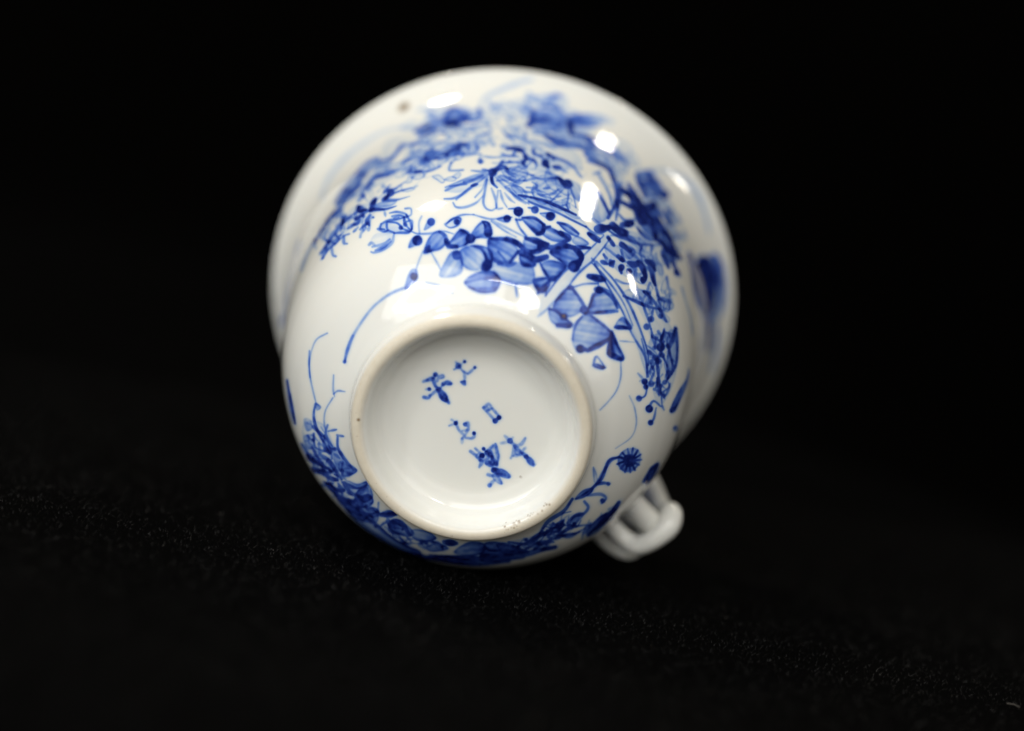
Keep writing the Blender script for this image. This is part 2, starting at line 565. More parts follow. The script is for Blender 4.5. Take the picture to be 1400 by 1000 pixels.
5 F 0 0.72 340,378 375,320 420,270 465,290 482,340 440,370 380,382
5 L 9 .85 340,335 355,365 400,372
5 B 14 .95 480,325
5 L 5 .6 420,272 465,290 480,330
5 F 0 0.58 468,330 500,270 545,225 590,235 607,290 585,322 530,322
5 F 0 0.97 545,222 590,232 607,290 590,318 560,300 558,250
5 B 13 .95 582,292
5 F 0 0.42 298,540 330,460 370,400 425,400 435,450 430,520 370,548
5 B 14 .9 400,420
5 F 0 0.46 415,400 450,370 520,362 560,400 560,470 520,510 460,500 425,460
5 F 0 0.97 480,365 550,365 605,400 607,470 582,508 540,505 562,440 535,388
5 B 15 .95 575,480
5 F 0 0.60 443,575 500,527 600,508 655,560 625,630 540,637 470,607
5 L 5 .5 450,578 540,560 620,560
5 L 4 .6 470,605 540,635 620,630
5 F 0 0.66 578,330 640,318 720,345 758,400 720,450 660,472 595,440
5 L 6 .85 600,325 690,330 790,385
5 L 5 .7 755,395 720,450 700,470
5 L 4 .6 640,400 680,450 690,480
5 F 0 0.72 785,360 800,320 860,318 920,350 900,395 830,407
5 L 9 .92 690,325 745,345 790,385
5 L 7 .9 800,320 860,345 930,355
5 L 9 .92 800,400 860,400 920,370
5 F 0 0.74 778,205 850,203 908,240 902,292 865,305 812,255
5 L 5 .75 780,203 850,205 908,245
5 L 7 .8 905,245 900,285 865,300
5 F 0 0.74 890,292 930,258 990,280 1052,322 1035,347 950,337
5 L 9 .9 1000,290 1050,322 1020,342
5 L 6 .85 895,290 910,262 940,255
5 F 0 0.60 983,230 1040,243 1105,290 1095,312 1040,290
5 L 5 .6 985,232 1040,245 1105,295
5 F 0 0.48 1068,330 1100,308 1165,350 1130,372 1080,355
5 L 7 .85 1080,375 1170,378
5 L 7 .9 1165,295 1225,340
5 F 0 0.78 935,402 1000,362 1080,375 1128,430 1112,482 1060,498 990,450
5 L 10 .95 880,370 960,375 1010,362 1080,378
5 L 9 .92 1080,378 1122,425 1112,475
5 B 16 .97 1080,485
5 F 0 0.66 888,472 950,448 1035,480 1012,522 950,572 908,520
5 L 5 .75 885,470 910,520 945,575
5 B 9 .9 960,555
5 L 12 .92 770,405 820,425 860,445 920,430
5 F 0 0.96 765,415 830,430 862,470 840,492 775,480
5 F 0 0.97 840,560 920,548 942,590 905,640 862,625
5 L 6 .8 870,640 905,600 940,560
5 F 0 0.42 605,460 740,458 838,480 845,580 740,590 640,555
5 L 4 .5 850,560 870,600 875,640
5 L 4 .6 920,600 915,655
5 L 6 .6 640,470 700,480 740,465
5 L 5 .5 620,560 700,580 750,590
5 L 4 .5 740,590 750,660
5 L 3 .5 495,185 590,210 660,205 720,200
5 L 3 .5 330,240 420,190 500,185
5 L 3 .4 250,400 290,470 305,500
5 L 3 .4 745,210 770,270 800,310
5 F 0 0.48 632,212 690,190 715,205 690,232
5 B 11 .92 692,208
5 L 3 .6 700,152 740,150 780,152
5 B 12 .92 757,167
5 L 3 .5 780,160 760,200
5 L 3 .5 815,145 850,150
5 B 11 .92 853,157
5 F 0 0.54 882,178 960,175 970,200 930,212
5 B 11 .92 942,195
5 L 3 .5 885,178 965,175
5 L 4 .7 745,215 775,215
5 F 0 .14 900,650 1010,520 1130,420 1250,305 1290,325 1180,460 1070,580 985,690 930,740 880,770
5 L 3.5 .6 915,655 1010,530 1130,425 1250,308
5 L 3.5 .6 1055,590 1110,520 1185,455 1240,390 1288,325
5 L 3 .3 870,775 920,735 960,690
5 L 4 .55 1150,255 1190,290 1250,300
6 F 0 .18 478,330 600,450 680,580 740,720 790,890 780,990 700,750 640,620 560,480
6 L 3.5 .7 478,345 560,480 640,620 695,750 770,880 782,1000
6 L 3.5 .7 490,328 600,450 682,580 742,720 785,850 790,930
6 L 3 .6 465,340 540,420 640,560 700,700
6 F 0 0.54 335,472 290,510 250,560 238,600 280,640 340,652 400,622 425,590 390,530
6 L 8 .9 330,480 350,480
6 L 5 .65 250,560 300,505 335,475
6 L 6 .7 345,480 390,540 425,600
6 F 0 0.58 500,478 468,530 438,600 452,628 530,622 605,610 605,575 570,520
6 L 10 .9 485,490 520,500
6 L 5 .65 470,520 450,590
6 L 5 .65 520,490 580,540 610,600
6 F 0 0.48 410,640 370,690 348,780 370,842 440,852 520,815 572,785 582,740 520,690 450,640
6 B 14 .97 395,835
6 L 9 .97 385,835 425,838
6 L 9 .7 440,845 520,805 575,770
6 L 5 .5 350,780 365,700 405,650
6 L 5 .7 455,640 520,690 580,745
6 B 14 .85 418,610
6 L 6 .8 425,630 520,625 610,618
6 F 0 0.60 212,600 260,620 310,660 352,692 330,718 260,702 220,665
6 L 9 .95 265,700 330,700
6 L 5 .75 215,605 260,620 345,690
6 B 10 .6 300,650
6 F 0 0.78 598,708 640,650 692,700 685,725
6 L 7 .85 600,710 680,715
6 F 0 0.90 440,420 470,400 540,420 540,445 490,450
6 L 9 .92 445,415 490,425
6 L 3.5 .65 345,482 420,460 500,458
6 L 3 .6 500,470 570,510 620,600
6 F 0 0.97 548,865 578,735 622,820 652,890 622,907
6 L 8 .9 560,860 630,895
6 L 5 .7 578,735 565,850
6 F 0 0.97 468,930 490,920 540,940 525,957 480,945
6 L 3.5 .7 470,930 490,880 540,945
6 L 2.5 .4 625,790 710,797
7 L 2.5 .45 630,230 630,320 605,400 560,460 510,512
7 L 2.5 .35 680,430 710,500 720,590 690,670 600,735
7 L 4 .65 810,90 870,130 840,250 860,380 870,490
7 L 4 .6 880,50 860,150 900,260
7 L 4 .7 945,50 910,150 930,260 900,330
7 L 5 .75 952,40 958,150 950,250 895,342
7 F 0 .45 905,160 955,110 950,260 895,335
7 L 5 .7 790,170 830,210 850,300 835,380
7 L 4 .6 800,290 830,240 860,230
7 L 4 .6 820,300 800,360 840,350
7 L 3 .6 750,100 775,200 790,320
7 B 9 .85 860,150
7 B 9 .8 850,230
7 B 8 .8 870,195
7 B 8 .8 795,180
7 B 8 .75 830,210
7 B 8 .75 805,360
7 L 6 .8 845,330 855,420
7 L 4 .4 730,300 755,330 740,345
7 L 3.5 .65 765,345 780,380 770,430 730,447
7 B 10 .9 768,347
7 B 7 .8 775,378
7 B 9 .8 735,445
7 L 4 .65 790,500 820,460 860,490
7 B 12 .9 795,505
7 L 3.5 .6 835,500 822,560 805,585
7 B 7 .8 803,585
7 L 3 .5 870,410 910,380 905,350
7 L 4 .6 870,490 880,510
7 L 4 .6 880,440 900,410 915,360
7 F 0 .8 915,510 960,410 1010,330 1022,270 1020,340 970,470 940,525
7 L 8 .85 925,515 940,505
7 F 0 .85 935,610 955,605 955,632 935,630
7 F 0 .85 755,930 800,850 845,815 845,850 800,920
7 F 0 .55 612,800 630,760 670,735 720,735 745,770 740,820 700,865 650,870 618,840
7 L 3.5 .9 625,785 665,800
7 L 3.5 .9 640,760 675,800
7 L 3.5 .9 670,738 682,795
7 L 3.5 .9 700,733 690,795
7 L 3.5 .9 728,745 698,795
7 L 3.5 .9 745,770 700,800
7 L 3.5 .9 748,800 700,805
7 L 3.5 .9 735,830 698,810
7 L 3.5 .9 712,860 690,815
7 L 3.5 .9 685,872 680,815
7 L 3.5 .9 655,872 672,812
7 L 3.5 .9 628,852 668,808
7 L 3.5 .9 610,825 665,804
7 B 18 .85 680,805
7 L 4.5 .65 620,785 570,810 530,870 480,950 410,1005
b L 5 .75 790,105 730,130 690,230 620,300 540,350
b F 0 0.44 640,165 660,200 665,250 645,250
b L 5 .75 660,265 700,258 735,262
b B 6 .8 728,262
b F 0 0.68 535,350 580,300 640,285 630,315 580,345
b L 5 .6 610,330 680,322 715,345 690,375
b B 8 .8 695,360
b L 5 .7 590,365 612,400 580,440 530,450 490,490
b F 0 0.60 495,505 540,435 590,435 545,490
b F 0 0.60 385,535 430,490 475,470 440,540
b L 6 .85 520,350 470,420 380,480 330,550
b L 5 .8 150,600 260,610 340,560 450,500
b L 5 .75 250,640 330,600 410,600
b L 5 .75 250,610 300,570 350,540
b L 5 .75 300,640 400,585 480,560 540,550
b L 5 .7 420,580 500,520 600,500
b F 0 0.72 20,600 140,605 225,640 120,662 15,645
b L 14 .92 0,690 120,690 230,680
b L 8 .9 110,700 200,650 260,660
b L 9 .85 240,675 320,650 420,630
b L 9 .95 790,370 750,430 690,490 610,560
b F 0 0.72 600,540 680,450 760,420 720,490 640,560
b F 0 0.68 940,260 970,170 1020,140 1010,190 960,260
b L 5 .7 440,560 500,570 560,540
b L 5 .7 350,560 420,540 470,500
8 F 0 0.68 92,170 112,240 132,340 146,420 130,410 108,320
8 L 5 .8 95,170 115,280 142,420
8 L 3 .42 225,0 222,80 232,170 250,250 265,310
8 L 3 .4 365,140 362,220 370,265
8 L 3 .45 365,250 390,232 430,236
8 L 3 .42 360,272 320,340 310,400 320,470 350,590
8 F 0 0.56 258,300 292,325 268,345
8 L 4.5 .7 258,310 250,380 270,460 345,595
8 F 0 0.32 192,395 232,400 240,450 208,462
8 F 0 0.32 188,500 222,490 242,560 208,565
8 L 6 .7 248,440 302,492
8 L 4 .6 335,465 380,456
8 L 4 .5 330,430 310,500
8 L 4 .6 385,488 420,495
8 L 5 .7 388,500 390,560 425,620 480,690
8 F 0 0.52 320,480 360,560 340,600 300,540
8 F 0 0.60 420,640 502,690 455,725 410,720
8 L 4 .6 250,480 260,560 340,590 355,625
8 L 5 .7 240,560 300,660 360,700
8 L 6 .8 215,600 260,640 300,672
8 L 7 .7 285,600 340,640 410,745
8 F 0 0.40 360,560 420,600 410,700 370,650
8 L 9 .85 250,680 325,712
8 L 8 .85 318,735 350,790 422,812
8 L 8 .85 330,728 385,752
8 F 0 0.74 430,745 500,770 555,755 555,785 500,800 450,790
8 F 0 0.68 485,835 560,770 592,850 520,885
8 F 0 0.48 430,760 500,790 560,790 560,840 480,830
8 L 6 .7 405,735 460,820 530,850
8 L 9 .88 370,820 420,870 475,882
8 F 0 0.68 395,845 480,880 560,935 625,950 600,1000 470,960
8 L 8 .9 645,950 725,945
8 L 6 .7 180,540 215,600 250,660
8 L 6 .8 300,730 360,810 420,880
8 L 4 .5 625,880 620,950
a L 9 .85 90,105 150,150
a L 9 .85 125,185 185,200
a L 9 .85 195,240 240,300 295,300
a F 0 0.70 345,365 440,320 470,370 420,402
a F 0 0.60 360,395 480,400 505,450 420,450
a F 0 0.74 505,440 550,415 600,430 570,460
a L 9 .9 560,500 590,480 640,500 680,560
a F 0 0.68 555,510 640,490 705,545 665,570 580,545
a F 0 0.64 690,530 780,535 835,580 760,600 700,580
a F 0 0.68 735,595 840,600 905,640 800,655
a L 10 .92 880,600 950,608
a F 0 0.68 255,340 330,370 400,430 490,490 570,560 650,610 740,650 740,690 640,650 540,600 430,530 330,440
a F 0 0.72 935,660 1020,600 1110,608 1115,655 1040,682
a F 0 0.72 1100,655 1245,648 1225,705 1100,705
a F 0 0.68 1180,610 1300,630 1340,680 1250,690
a L 16 .92 800,690 950,705 1100,712 1250,705
a L 12 .85 480,580 600,640 720,680 800,695
4 S 30 .5 0,0 45,-60 300,220 400,60 560,20 640,30 600,150 470,160 340,310
7 S 38 .6 0,0 5,65 790,120 860,60 955,60 950,250 900,340 870,480 830,450 800,330
8 S 32 .55 0,0 35,55 190,400 300,440 360,560 430,640 480,700 400,740 300,690 200,580
8 S 30 .75 0,0 60,45 230,620 330,690 430,760 520,850 560,930 440,900 330,800
a S 40 .8 0,0 70,30 260,330 400,360 560,470 700,560 900,630 720,640 560,570 400,450
b S 50 .7 0,0 60,-35 60,640 200,610 350,540 500,440 560,460 500,550 380,610 200,660
b S 16 .7 0,0 45,-45 540,550 640,470 760,390 790,390 700,490 610,570
# pale washes under the flowers
e F 0 0.10 100,520 300,480 480,560 380,700 200,760 60,700
e F 0 0.10 620,560 960,560 1200,660 1300,860 1000,900 700,900 560,780
d F 0 0.10 500,760 700,640 900,560 1150,560 1100,680 860,680 640,760
h F 0 .18 300,640 500,660 700,760 860,900 700,960 480,900 340,780
i F 0 .2 180,40 420,60 640,140 720,300 640,420 440,360 260,240
i F 0 .14 400,420 640,500 740,700 820,900 640,960 540,720
7 F 0 .2 790,120 900,60 960,120 950,300 880,470 820,420
8 F 0 0.18 190,420 300,420 380,560 480,690 420,740 280,660 200,560
b F 0 0.20 60,620 300,560 500,440 560,460 480,560 200,660
j F 0 .12 420,430 520,340 700,330 660,440 500,540 380,620 280,720 220,700
h F 0 .6 400,320 520,390 640,380 700,560 860,880 740,800 600,700 500,600 450,500
h L 9 .5 470,120 500,200 540,300
h L 9 .5 560,110 620,200 680,300
h L 7 .45 500,130 600,150 680,210
h L 8 .6 540,200 600,260 660,300
h L 8 .85 700,600 780,740 860,890
h L 7 .8 480,480 560,560 620,640
i F 0 .7 950,130 1000,220 1080,160 1160,200 1190,360 1180,560 1110,660 1040,560 985,400
i L 12 .85 960,160 985,280 1010,420 1050,580
i L 12 .85 1020,230 1060,400 1100,600
i L 12 .85 1150,200 1175,340 1170,520
i L 10 .75 1080,640 1120,800 1115,980
e F 0 0.16 840,340 1160,380 1220,560 900,560
g L 7 .4 260,430 400,430 540,440
g L 6 .4 60,600 200,640 380,680
d L 6 0.36 640,600 720,560 800,480 900,440
d L 5 0.32 720,640 840,600 960,560
d L 5 0.36 520,680 600,640 700,640
# layered pale petals of the far blossoms (count, ink, direction, outline in whole-photo pixels)
p O 20 0.28 0,0 20,-8 520,215 560,180 610,165 640,190 600,235 550,255 505,250
p O 16 0.27 0,0 14,-16 440,320 462,275 500,235 530,225 520,255 480,290 455,340
p O 12 0.25 0,0 22,4 600,185 640,160 690,170 690,215 640,230 600,220
p O 14 0.25 0,0 24,6 690,130 740,125 800,145 850,180 820,200 740,190 700,165
p O 16 0.27 0,0 24,10 680,225 740,230 790,250 790,290 740,280 690,260
p O 11 0.25 0,0 16,22 850,190 880,225 850,260 830,220
p O 16 0.31 0,0 12,20 880,245 925,270 940,340 915,360 890,310
p O 19 0.30 0,0 8,18 850,320 900,340 920,400 905,450 870,410 845,360
p S 22 0.29 0,0 16,-9 470,290 530,230 600,190 640,200 580,250 500,300
p S 22 0.29 0,0 18,6 620,200 700,200 800,220 850,260 800,270 680,230
p S 16 0.42 0,0 8,16 860,330 905,350 915,430 885,440 860,380
p O 18 .30 0,0 20,6 590,165 640,140 700,135 730,160 720,210 650,220 600,200
p O 14 .28 0,0 18,-8 560,215 620,200 660,215 620,245 570,250
p S 14 .32 0,0 18,4 600,170 720,150 730,200 620,215
p F 0 .5 952,350 962,365 975,346 988,360 993,395 990,422 980,436 966,424 958,395
p L 8 .7 962,362 968,395 976,425
p L 7 .7 980,358 985,390 984,418
p L 6 .5 978,436 980,470 972,510
p L 6 .5 955,360 962,400 970,440
"""
MARK = """
# painted mark on the base (9: 540,480 .165 / c: 560,540 .15)
9 L 2.4 .55 505,95 530,125 560,165 600,190
9 L 2.4 .5 490,155 530,130 575,90
9 B 4 .75 577,90
9 B 6 .6 525,125
9 L 2.6 .6 605,190 635,165 662,138
9 B 3.5 .85 662,138
9 L 2.8 .5 570,175 578,220 570,265
9 F 0 .6 540,255 585,245 588,285 565,285
9 L 4 .85 270,243 310,235 335,290 365,330
9 L 7 .97 365,325 395,370 420,405
9 L 4 .8 425,405 445,430
9 B 4.5 .9 335,197
9 L 3 .8 330,205 310,240
9 L 3 .65 350,250 365,215 395,205 400,218 375,228
9 L 4.5 .95 400,275 430,265 462,272
9 L 3 .65 400,280 370,310 330,340 290,375
9 L 3.5 .75 240,385 275,390 290,370
9 B 4 .85 285,318
9 L 2.5 .45 255,320 285,315
9 L 3 .55 235,255 270,243
9 L 3 .6 735,470 775,440 805,475 835,510 870,550
9 L 3 .6 735,470 760,500 800,545 830,580
9 L 2.4 .5 760,500 805,475
9 B 4.5 .9 862,552
9 B 5 .95 830,580
9 L 3 .8 830,580 865,552
9 L 2.5 .5 765,465 780,490
9 L 2.4 .5 450,620 500,600 515,580
9 L 2.4 .4 470,570 500,590
9 B 5 .75 505,598
9 L 3 .55 505,600 530,655 575,700
9 L 3 .55 575,605 605,600 605,650 580,700 555,725
9 B 5 .7 582,610
9 L 2.5 .5 560,660 610,655
9 L 3 .55 590,720 630,725 655,710 655,680
9 B 4.5 .85 655,682
9 L 3 .35 560,720 555,765
9 L 3 .45 910,705 940,735 960,760
9 L 3 .35 880,765 930,755 975,720
9 B 6 .7 953,745
9 L 3.5 .55 970,765 1010,785 1050,770 1080,725
9 L 3.5 .5 985,790 985,840 960,890
9 L 3 .45 990,790 1040,840 1080,870
9 L 3 .45 1040,860 1060,825 1080,805
9 L 3 .4 985,870 1040,865
9 F 0 .3 990,790 1030,800 1050,850 1000,865
9 L 5.5 .95 1090,880 1120,915 1145,945
9 L 4 .7 1060,850 1095,885
c F 0 .3 600,560 640,520 700,540 760,455 795,455 815,560 790,640 720,640 640,600
c L 3.5 .6 555,515 600,550 640,590
c L 3 .55 600,490 640,530 670,570
c L 3 .6 640,570 700,520 760,460
c L 3 .6 785,450 800,520 812,570 795,640
c L 3.5 .6 650,590 655,620 635,660
c B 4.5 .97 675,493
c B 5 .95 660,555
c L 4.5 .97 705,530 735,550 755,580
c L 4 .9 700,520 730,525 755,560
c L 5 .97 705,625 750,635 790,625
c L 3.5 .85 725,620 760,600 790,610
c L 3 .6 640,600 700,590 720,560
c L 7 .97 770,690 830,710 900,745
c L 4 .8 760,680 790,690
c L 3.5 .55 715,730 760,740 830,730
c F 0 .35 745,735 800,725 845,810 810,815 770,780
c L 3.5 .55 770,780 735,820
c B 4.5 .6 728,828
c L 3 .55 760,690 790,660 800,640
c L 3 .5 800,730 840,810
"""
HANDLE_ANGLE = 139.5
RODS = [  # sideways, out from the cup's axis, along the axis, radius (mm)
    [(-3.3, 31.0, 26, 2.4), (-3.3, 34.5, 26, 2.1), (-3.2, 37.6, 26.6, 2.05), (-2.6, 39.6, 28.5, 1.95), (-.6, 40.3, 32, 1.9), (1.8, 40.3, 36, 1.9), (2.8, 39.4, 40, 1.9), (2.7, 37.5, 45, 2.1), (2.6, 33.5, 48, 2.6)],
    [(2.1, 31.0, 26.6, 1.9), (2.0, 34.5, 26.2, 1.6), (1.7, 37.4, 25.6, 1.6), (.5, 39.3, 24.8, 1.65), (-2.6, 40.0, 24.4, 1.7), (-5.4, 40.0, 25.4, 2.0), (-6.5, 39.4, 27.8, 1.95), (-5.0, 39.4, 31, 1.75), (-2.8, 38, 43, 2.0), (-2.6, 33.5, 47.5, 2.5)],
    [(5.3, 30.5, 28.6, 1.8), (5.3, 34, 28.6, 1.5), (4.8, 37.8, 28.2, 1.45), (3.4, 40.2, 28.0, 1.5), (1.6, 40.8, 30, 1.5), (.4, 40.4, 34, 1.6), (0, 39, 41, 1.6), (0, 34, 48, 2.1)]]
# ------------------------------------------------------------------ the cloth everything rests on
rng = np.random.default_rng(5)
def cloth_height(x, y):
    d = np.hypot(x/1.3, y-.41); far = np.clip((d-.085)/.12, 0, 1)**2*(3-2*np.clip((d-.085)/.12, 0, 1))
    u = .0035*np.sin(9*x+5*y+.6)+.0025*np.sin(23*x-14*y+1.1)+.0018*np.sin(11*x+37*y+2.0)+.0012*np.sin(51*x+21*y)
    u += .006*np.exp(-((x*.55+y-.62)/.045)**2)                     # a soft fold running behind the cup
    h = far*u
    q = (y-.63)*.515+(x+.0)*.857                                     # beyond this slanting ridge the cloth falls away
    q = np.clip(q-.03, 0, 1); h = h-np.where(q > 0, .32*q*q/(q+.05), 0)
    h = h-.2*.22*np.tanh(x/.22)-.0008                                # the cloth slopes down to the right
    t = np.clip((y-.95)/.25, 0, 1)
    return h + np.where(y > .95, .55*t*t*1.0, 0)
nx, ny = 260, 300
X, Y = np.meshgrid(np.linspace(-.75, .75, nx), np.concatenate([np.linspace(-.12, .95, 230), np.linspace(.956, 1.22, 70)]))
Zc = cloth_height(X, Y); Zc = np.where(Y > 1.2, Zc+.0, Zc)
cloth = mesh_obj("velvet_cloth", np.stack([X, Y, Zc], -1).reshape(-1, 3), grid_faces(ny, nx, False), M_VELVET)
tag(cloth, "black velvet cloth spread flat under the lying teacup and rising behind it", "cloth")
# pile standing up out of the cloth (uncountable)
n = 130000
px_ = rng.uniform(-.17, .17, n); py_ = .25+.27*rng.random(n)
pz_ = cloth_height(px_, py_)
hh = rng.uniform(.0001, .0005, n); ww = rng.uniform(.00003, .00006, n); an = rng.uniform(0, np.pi, n)
lx = rng.normal(0, .0004, n); ly = rng.normal(0, .0004, n)
V = np.stack([np.stack([px_-ww*np.cos(an), py_-ww*np.sin(an), pz_-.0001], -1), np.stack([px_+ww*np.cos(an), py_+ww*np.sin(an), pz_-.0001], -1),
              np.stack([px_+lx, py_+ly, pz_+hh], -1)], 1).reshape(-1, 3)
pile = mesh_obj("pile", V, np.arange(3*n).reshape(-1, 3), M_PILE, cloth, smooth=False); tag(pile, kind="stuff")
n = 45                                                             # stray lint and dust caught in the pile
cx = rng.uniform(-.16, .16, n); cy = rng.uniform(.24, .52, n); keep = np.hypot(cx, cy-.41) > .03; cx, cy = cx[keep], cy[keep]
V = []; F = []
for x, y in zip(cx, cy):
    L = rng.uniform(.0001, .0006) if rng.random() < .85 else rng.uniform(.001, .003)
    a = rng.uniform(0, 2*np.pi); b_ = a+rng.normal(0, .6); r = .00005+.00005*rng.random(); z = float(cloth_height(x, y))+.0006
    p = [np.array([x, y, z]), np.array([x+L*.5*math.cos(a), y+L*.5*math.sin(a), z+.0001]), None]
    p[2] = p[1]+np.array([L*.5*math.cos(b_), L*.5*math.sin(b_), -.0001]); k = len(V)
    for q in p: V += [q+(-r*math.sin(a), r*math.cos(a), 0), q+(r*math.sin(a), -r*math.cos(a), 0), q+(0, 0, r*1.6)]
    for s0 in (0, 3):
        for i in range(3): F.append((k+s0+i, k+s0+(i+1) % 3, k+s0+3+(i+1) % 3, k+s0+3+i))
lint = mesh_obj("lint", np.array(V), np.array(F), M_LINT, cloth, smooth=False); tag(lint, kind="stuff")

# ------------------------------------------------------------------ painting: strokes on the unrolled wall
REG = {'p': (0, 0, 1), '1': (360, 80, .23605), '2': (520, 80, .23605), '3': (690, 80, .23605), '4': (360, 280, .23605), '5': (530, 250, .23605),
       '6': (700, 280, .23605), '7': (700, 440, .23605), '8': (370, 480, .23605), 'a': (400, 600, .2357), 'b': (660, 600, .2357),
       'd': (430, 130, .15), 'e': (600, 100, .15), 'f': (600, 180, .15), 'g': (740, 100, .15), 'h': (800, 220, .15), 'i': (800, 330, .15), 'j': (410, 230, .15),
       '9': (540, 480, .165), 'c': (560, 540, .15)}
PXM = .000127                                                       # metres per photo pixel at the cup
def parse(txt):
    out = []
    for ln in txt.strip().splitlines():
        if ln.startswith('#'): continue
        a = ln.split(); x0, y0, k = REG[a[0]]
        p = np.array([[float(v) for v in q.split(',')] for q in a[4:]])*k+(x0, y0)
        out.append((a[1], float(a[2]), float(a[3]), p))
    return out
def field(shape, cells, seed):
    g = np.random.default_rng(seed).random((cells[0]+2, cells[1]+2))
    a = np.linspace(0, cells[0], shape[0]); b = np.linspace(0, cells[1], shape[1])
    i = a.astype(int); j = b.astype(int); u = (a-i)[:, None]; v = (b-j)[None]
    u = u*u*(3-2*u); v = v*v*(3-2*v)
    return g[i][:, j]*(1-u)*(1-v)+g[i+1][:, j]*u*(1-v)+g[i][:, j+1]*(1-u)*v+g[i+1][:, j+1]*u*v
class Canvas:
    """ink on a grid of surface points; q holds where each point lies in the traced frame (photo pixels)"""
    def __init__(s, u, v, k, q):
        s.u, s.v, s.k, s.q = u, v, k, q; s.ink = np.zeros((len(v), len(u)))
    def box(s, pu, pv, pad):
        pad = pad*PXM*2.6
        j0, j1 = np.searchsorted(s.v, (pv.min()-pad, pv.max()+pad))
        if j1 <= j0: return None
        ku = s.k[j0:j1].min(); i0, i1 = np.searchsorted(s.u, (pu.min()-pad/ku, pu.max()+pad/ku))
        return None if i1 <= i0 else (j0, j1, i0, i1)
    def put(s, bx, cov):
        j0, j1, i0, i1 = bx; t = s.ink[j0:j1, i0:i1]; t[:] = 1-(1-t)*(1-cov)
    def seg(s, bx, a, b):
        j0, j1, i0, i1 = bx; Q = s.q[j0:j1, i0:i1]
        X = Q[..., 0]-a[0]; Y = Q[..., 1]-a[1]; dx, dy = b-a; t = np.clip((X*dx+Y*dy)/(dx*dx+dy*dy+1e-9), 0, 1)
        return np.hypot(X-t*dx, Y-t*dy)
    def line(s, p, pu, pv, w, ink, taper, soft=1.0):
        bb = s.box(pu, pv, w+soft*2)
        if bb is None: return
        j0, j1, i0, i1 = bb; cov = np.zeros((j1-j0, i1-i0)); n = len(p)
        for q in range(n-1):
            f = (q+.5)/(n-1)
            wf = (1-.8*f) if taper else .66+.34*math.sin(math.pi*min(1, .12+.88*f))
            wf *= 1+.13*math.sin(7*f+p[0, 0]); hw = w/2*wf
            bx = s.box(pu[q:q+2], pv[q:q+2], hw+soft*1.5)
            if bx is None: continue
            c = np.clip((hw+soft-s.seg(bx, p[q], p[q+1]))/(2*soft), 0, 1); c = c*c*(3-2*c)*ink*(1-(.3*f if taper else .12*math.cos(5*f+p[0, 1])))
            v = cov[bx[0]-j0:bx[1]-j0, bx[2]-i0:bx[3]-i0]; np.maximum(v, c, out=v)
        s.put(bb, np.clip(cov, 0, 1))
    def fill(s, p, pu, pv, ink, soft=1.2, seed=0):
        bb = s.box(pu, pv, soft*2)
        if bb is None: return
        j0, j1, i0, i1 = bb; Q = s.q[j0:j1, i0:i1]; U, V = Q[..., 0], Q[..., 1]; ins = np.zeros(U.shape, bool); dm = np.full(U.shape, 1e3)
        for q in range(len(p)):
            a, b = p[q], p[(q+1) % len(p)]
            if a[1] != b[1]: ins ^= ((V > a[1]) != (V > b[1])) & (U < (b[0]-a[0])*(V-a[1])/(b[1]-a[1])+a[0])
            dm = np.minimum(dm, s.seg(bb, a, b))
        if not ins.any(): return
        sd = np.where(ins, dm, -dm); c = np.clip((sd+soft)/(2*soft), 0, 1)
        r = np.random.default_rng(seed); m0 = p.mean(0); E = (p-m0).T; wv, ev = np.linalg.eigh(E@E.T); d1, d2 = ev[:, 1]*r.choice((-1, 1)), ev[:, 0]
        x, y = U-m0[0], V-m0[1]; m = x*d1[0]+y*d1[1]; c2 = x*d2[0]+y*d2[1]
        size = max(1, np.abs(m[ins]).max()); wid = max(1, dm[ins].max()); sp = np.clip(sd, 0, 1e3)
        edge = np.exp(-sp/1.8)*.35+.45*np.exp(-sp/(.45*wid))         # pigment gathers along the rim of a wash
        streak = .09*np.sin(c2/2.7+.7*np.sin(m/19)+seed)+.07*np.sin(c2/1.2+.5*np.sin(m/12)+seed*2)
        tone = .62+.36*np.clip(m/size, -1, 1)+1.35*streak+edge
        s.put(bb, np.clip(c*np.clip(ink*tone, 0, .97), 0, 1))
    def blob(s, p, pu, pv, d, ink):
        s.line(np.array([p, p+.1]), np.array([pu, pu]), np.array([pv, pv]), d, ink, False, soft=1.3)

def ring_th():
    d = np.radians
    return np.concatenate([np.arange(d(-118), d(118), d(.205)), np.arange(d(118), d(242), d(.34))])
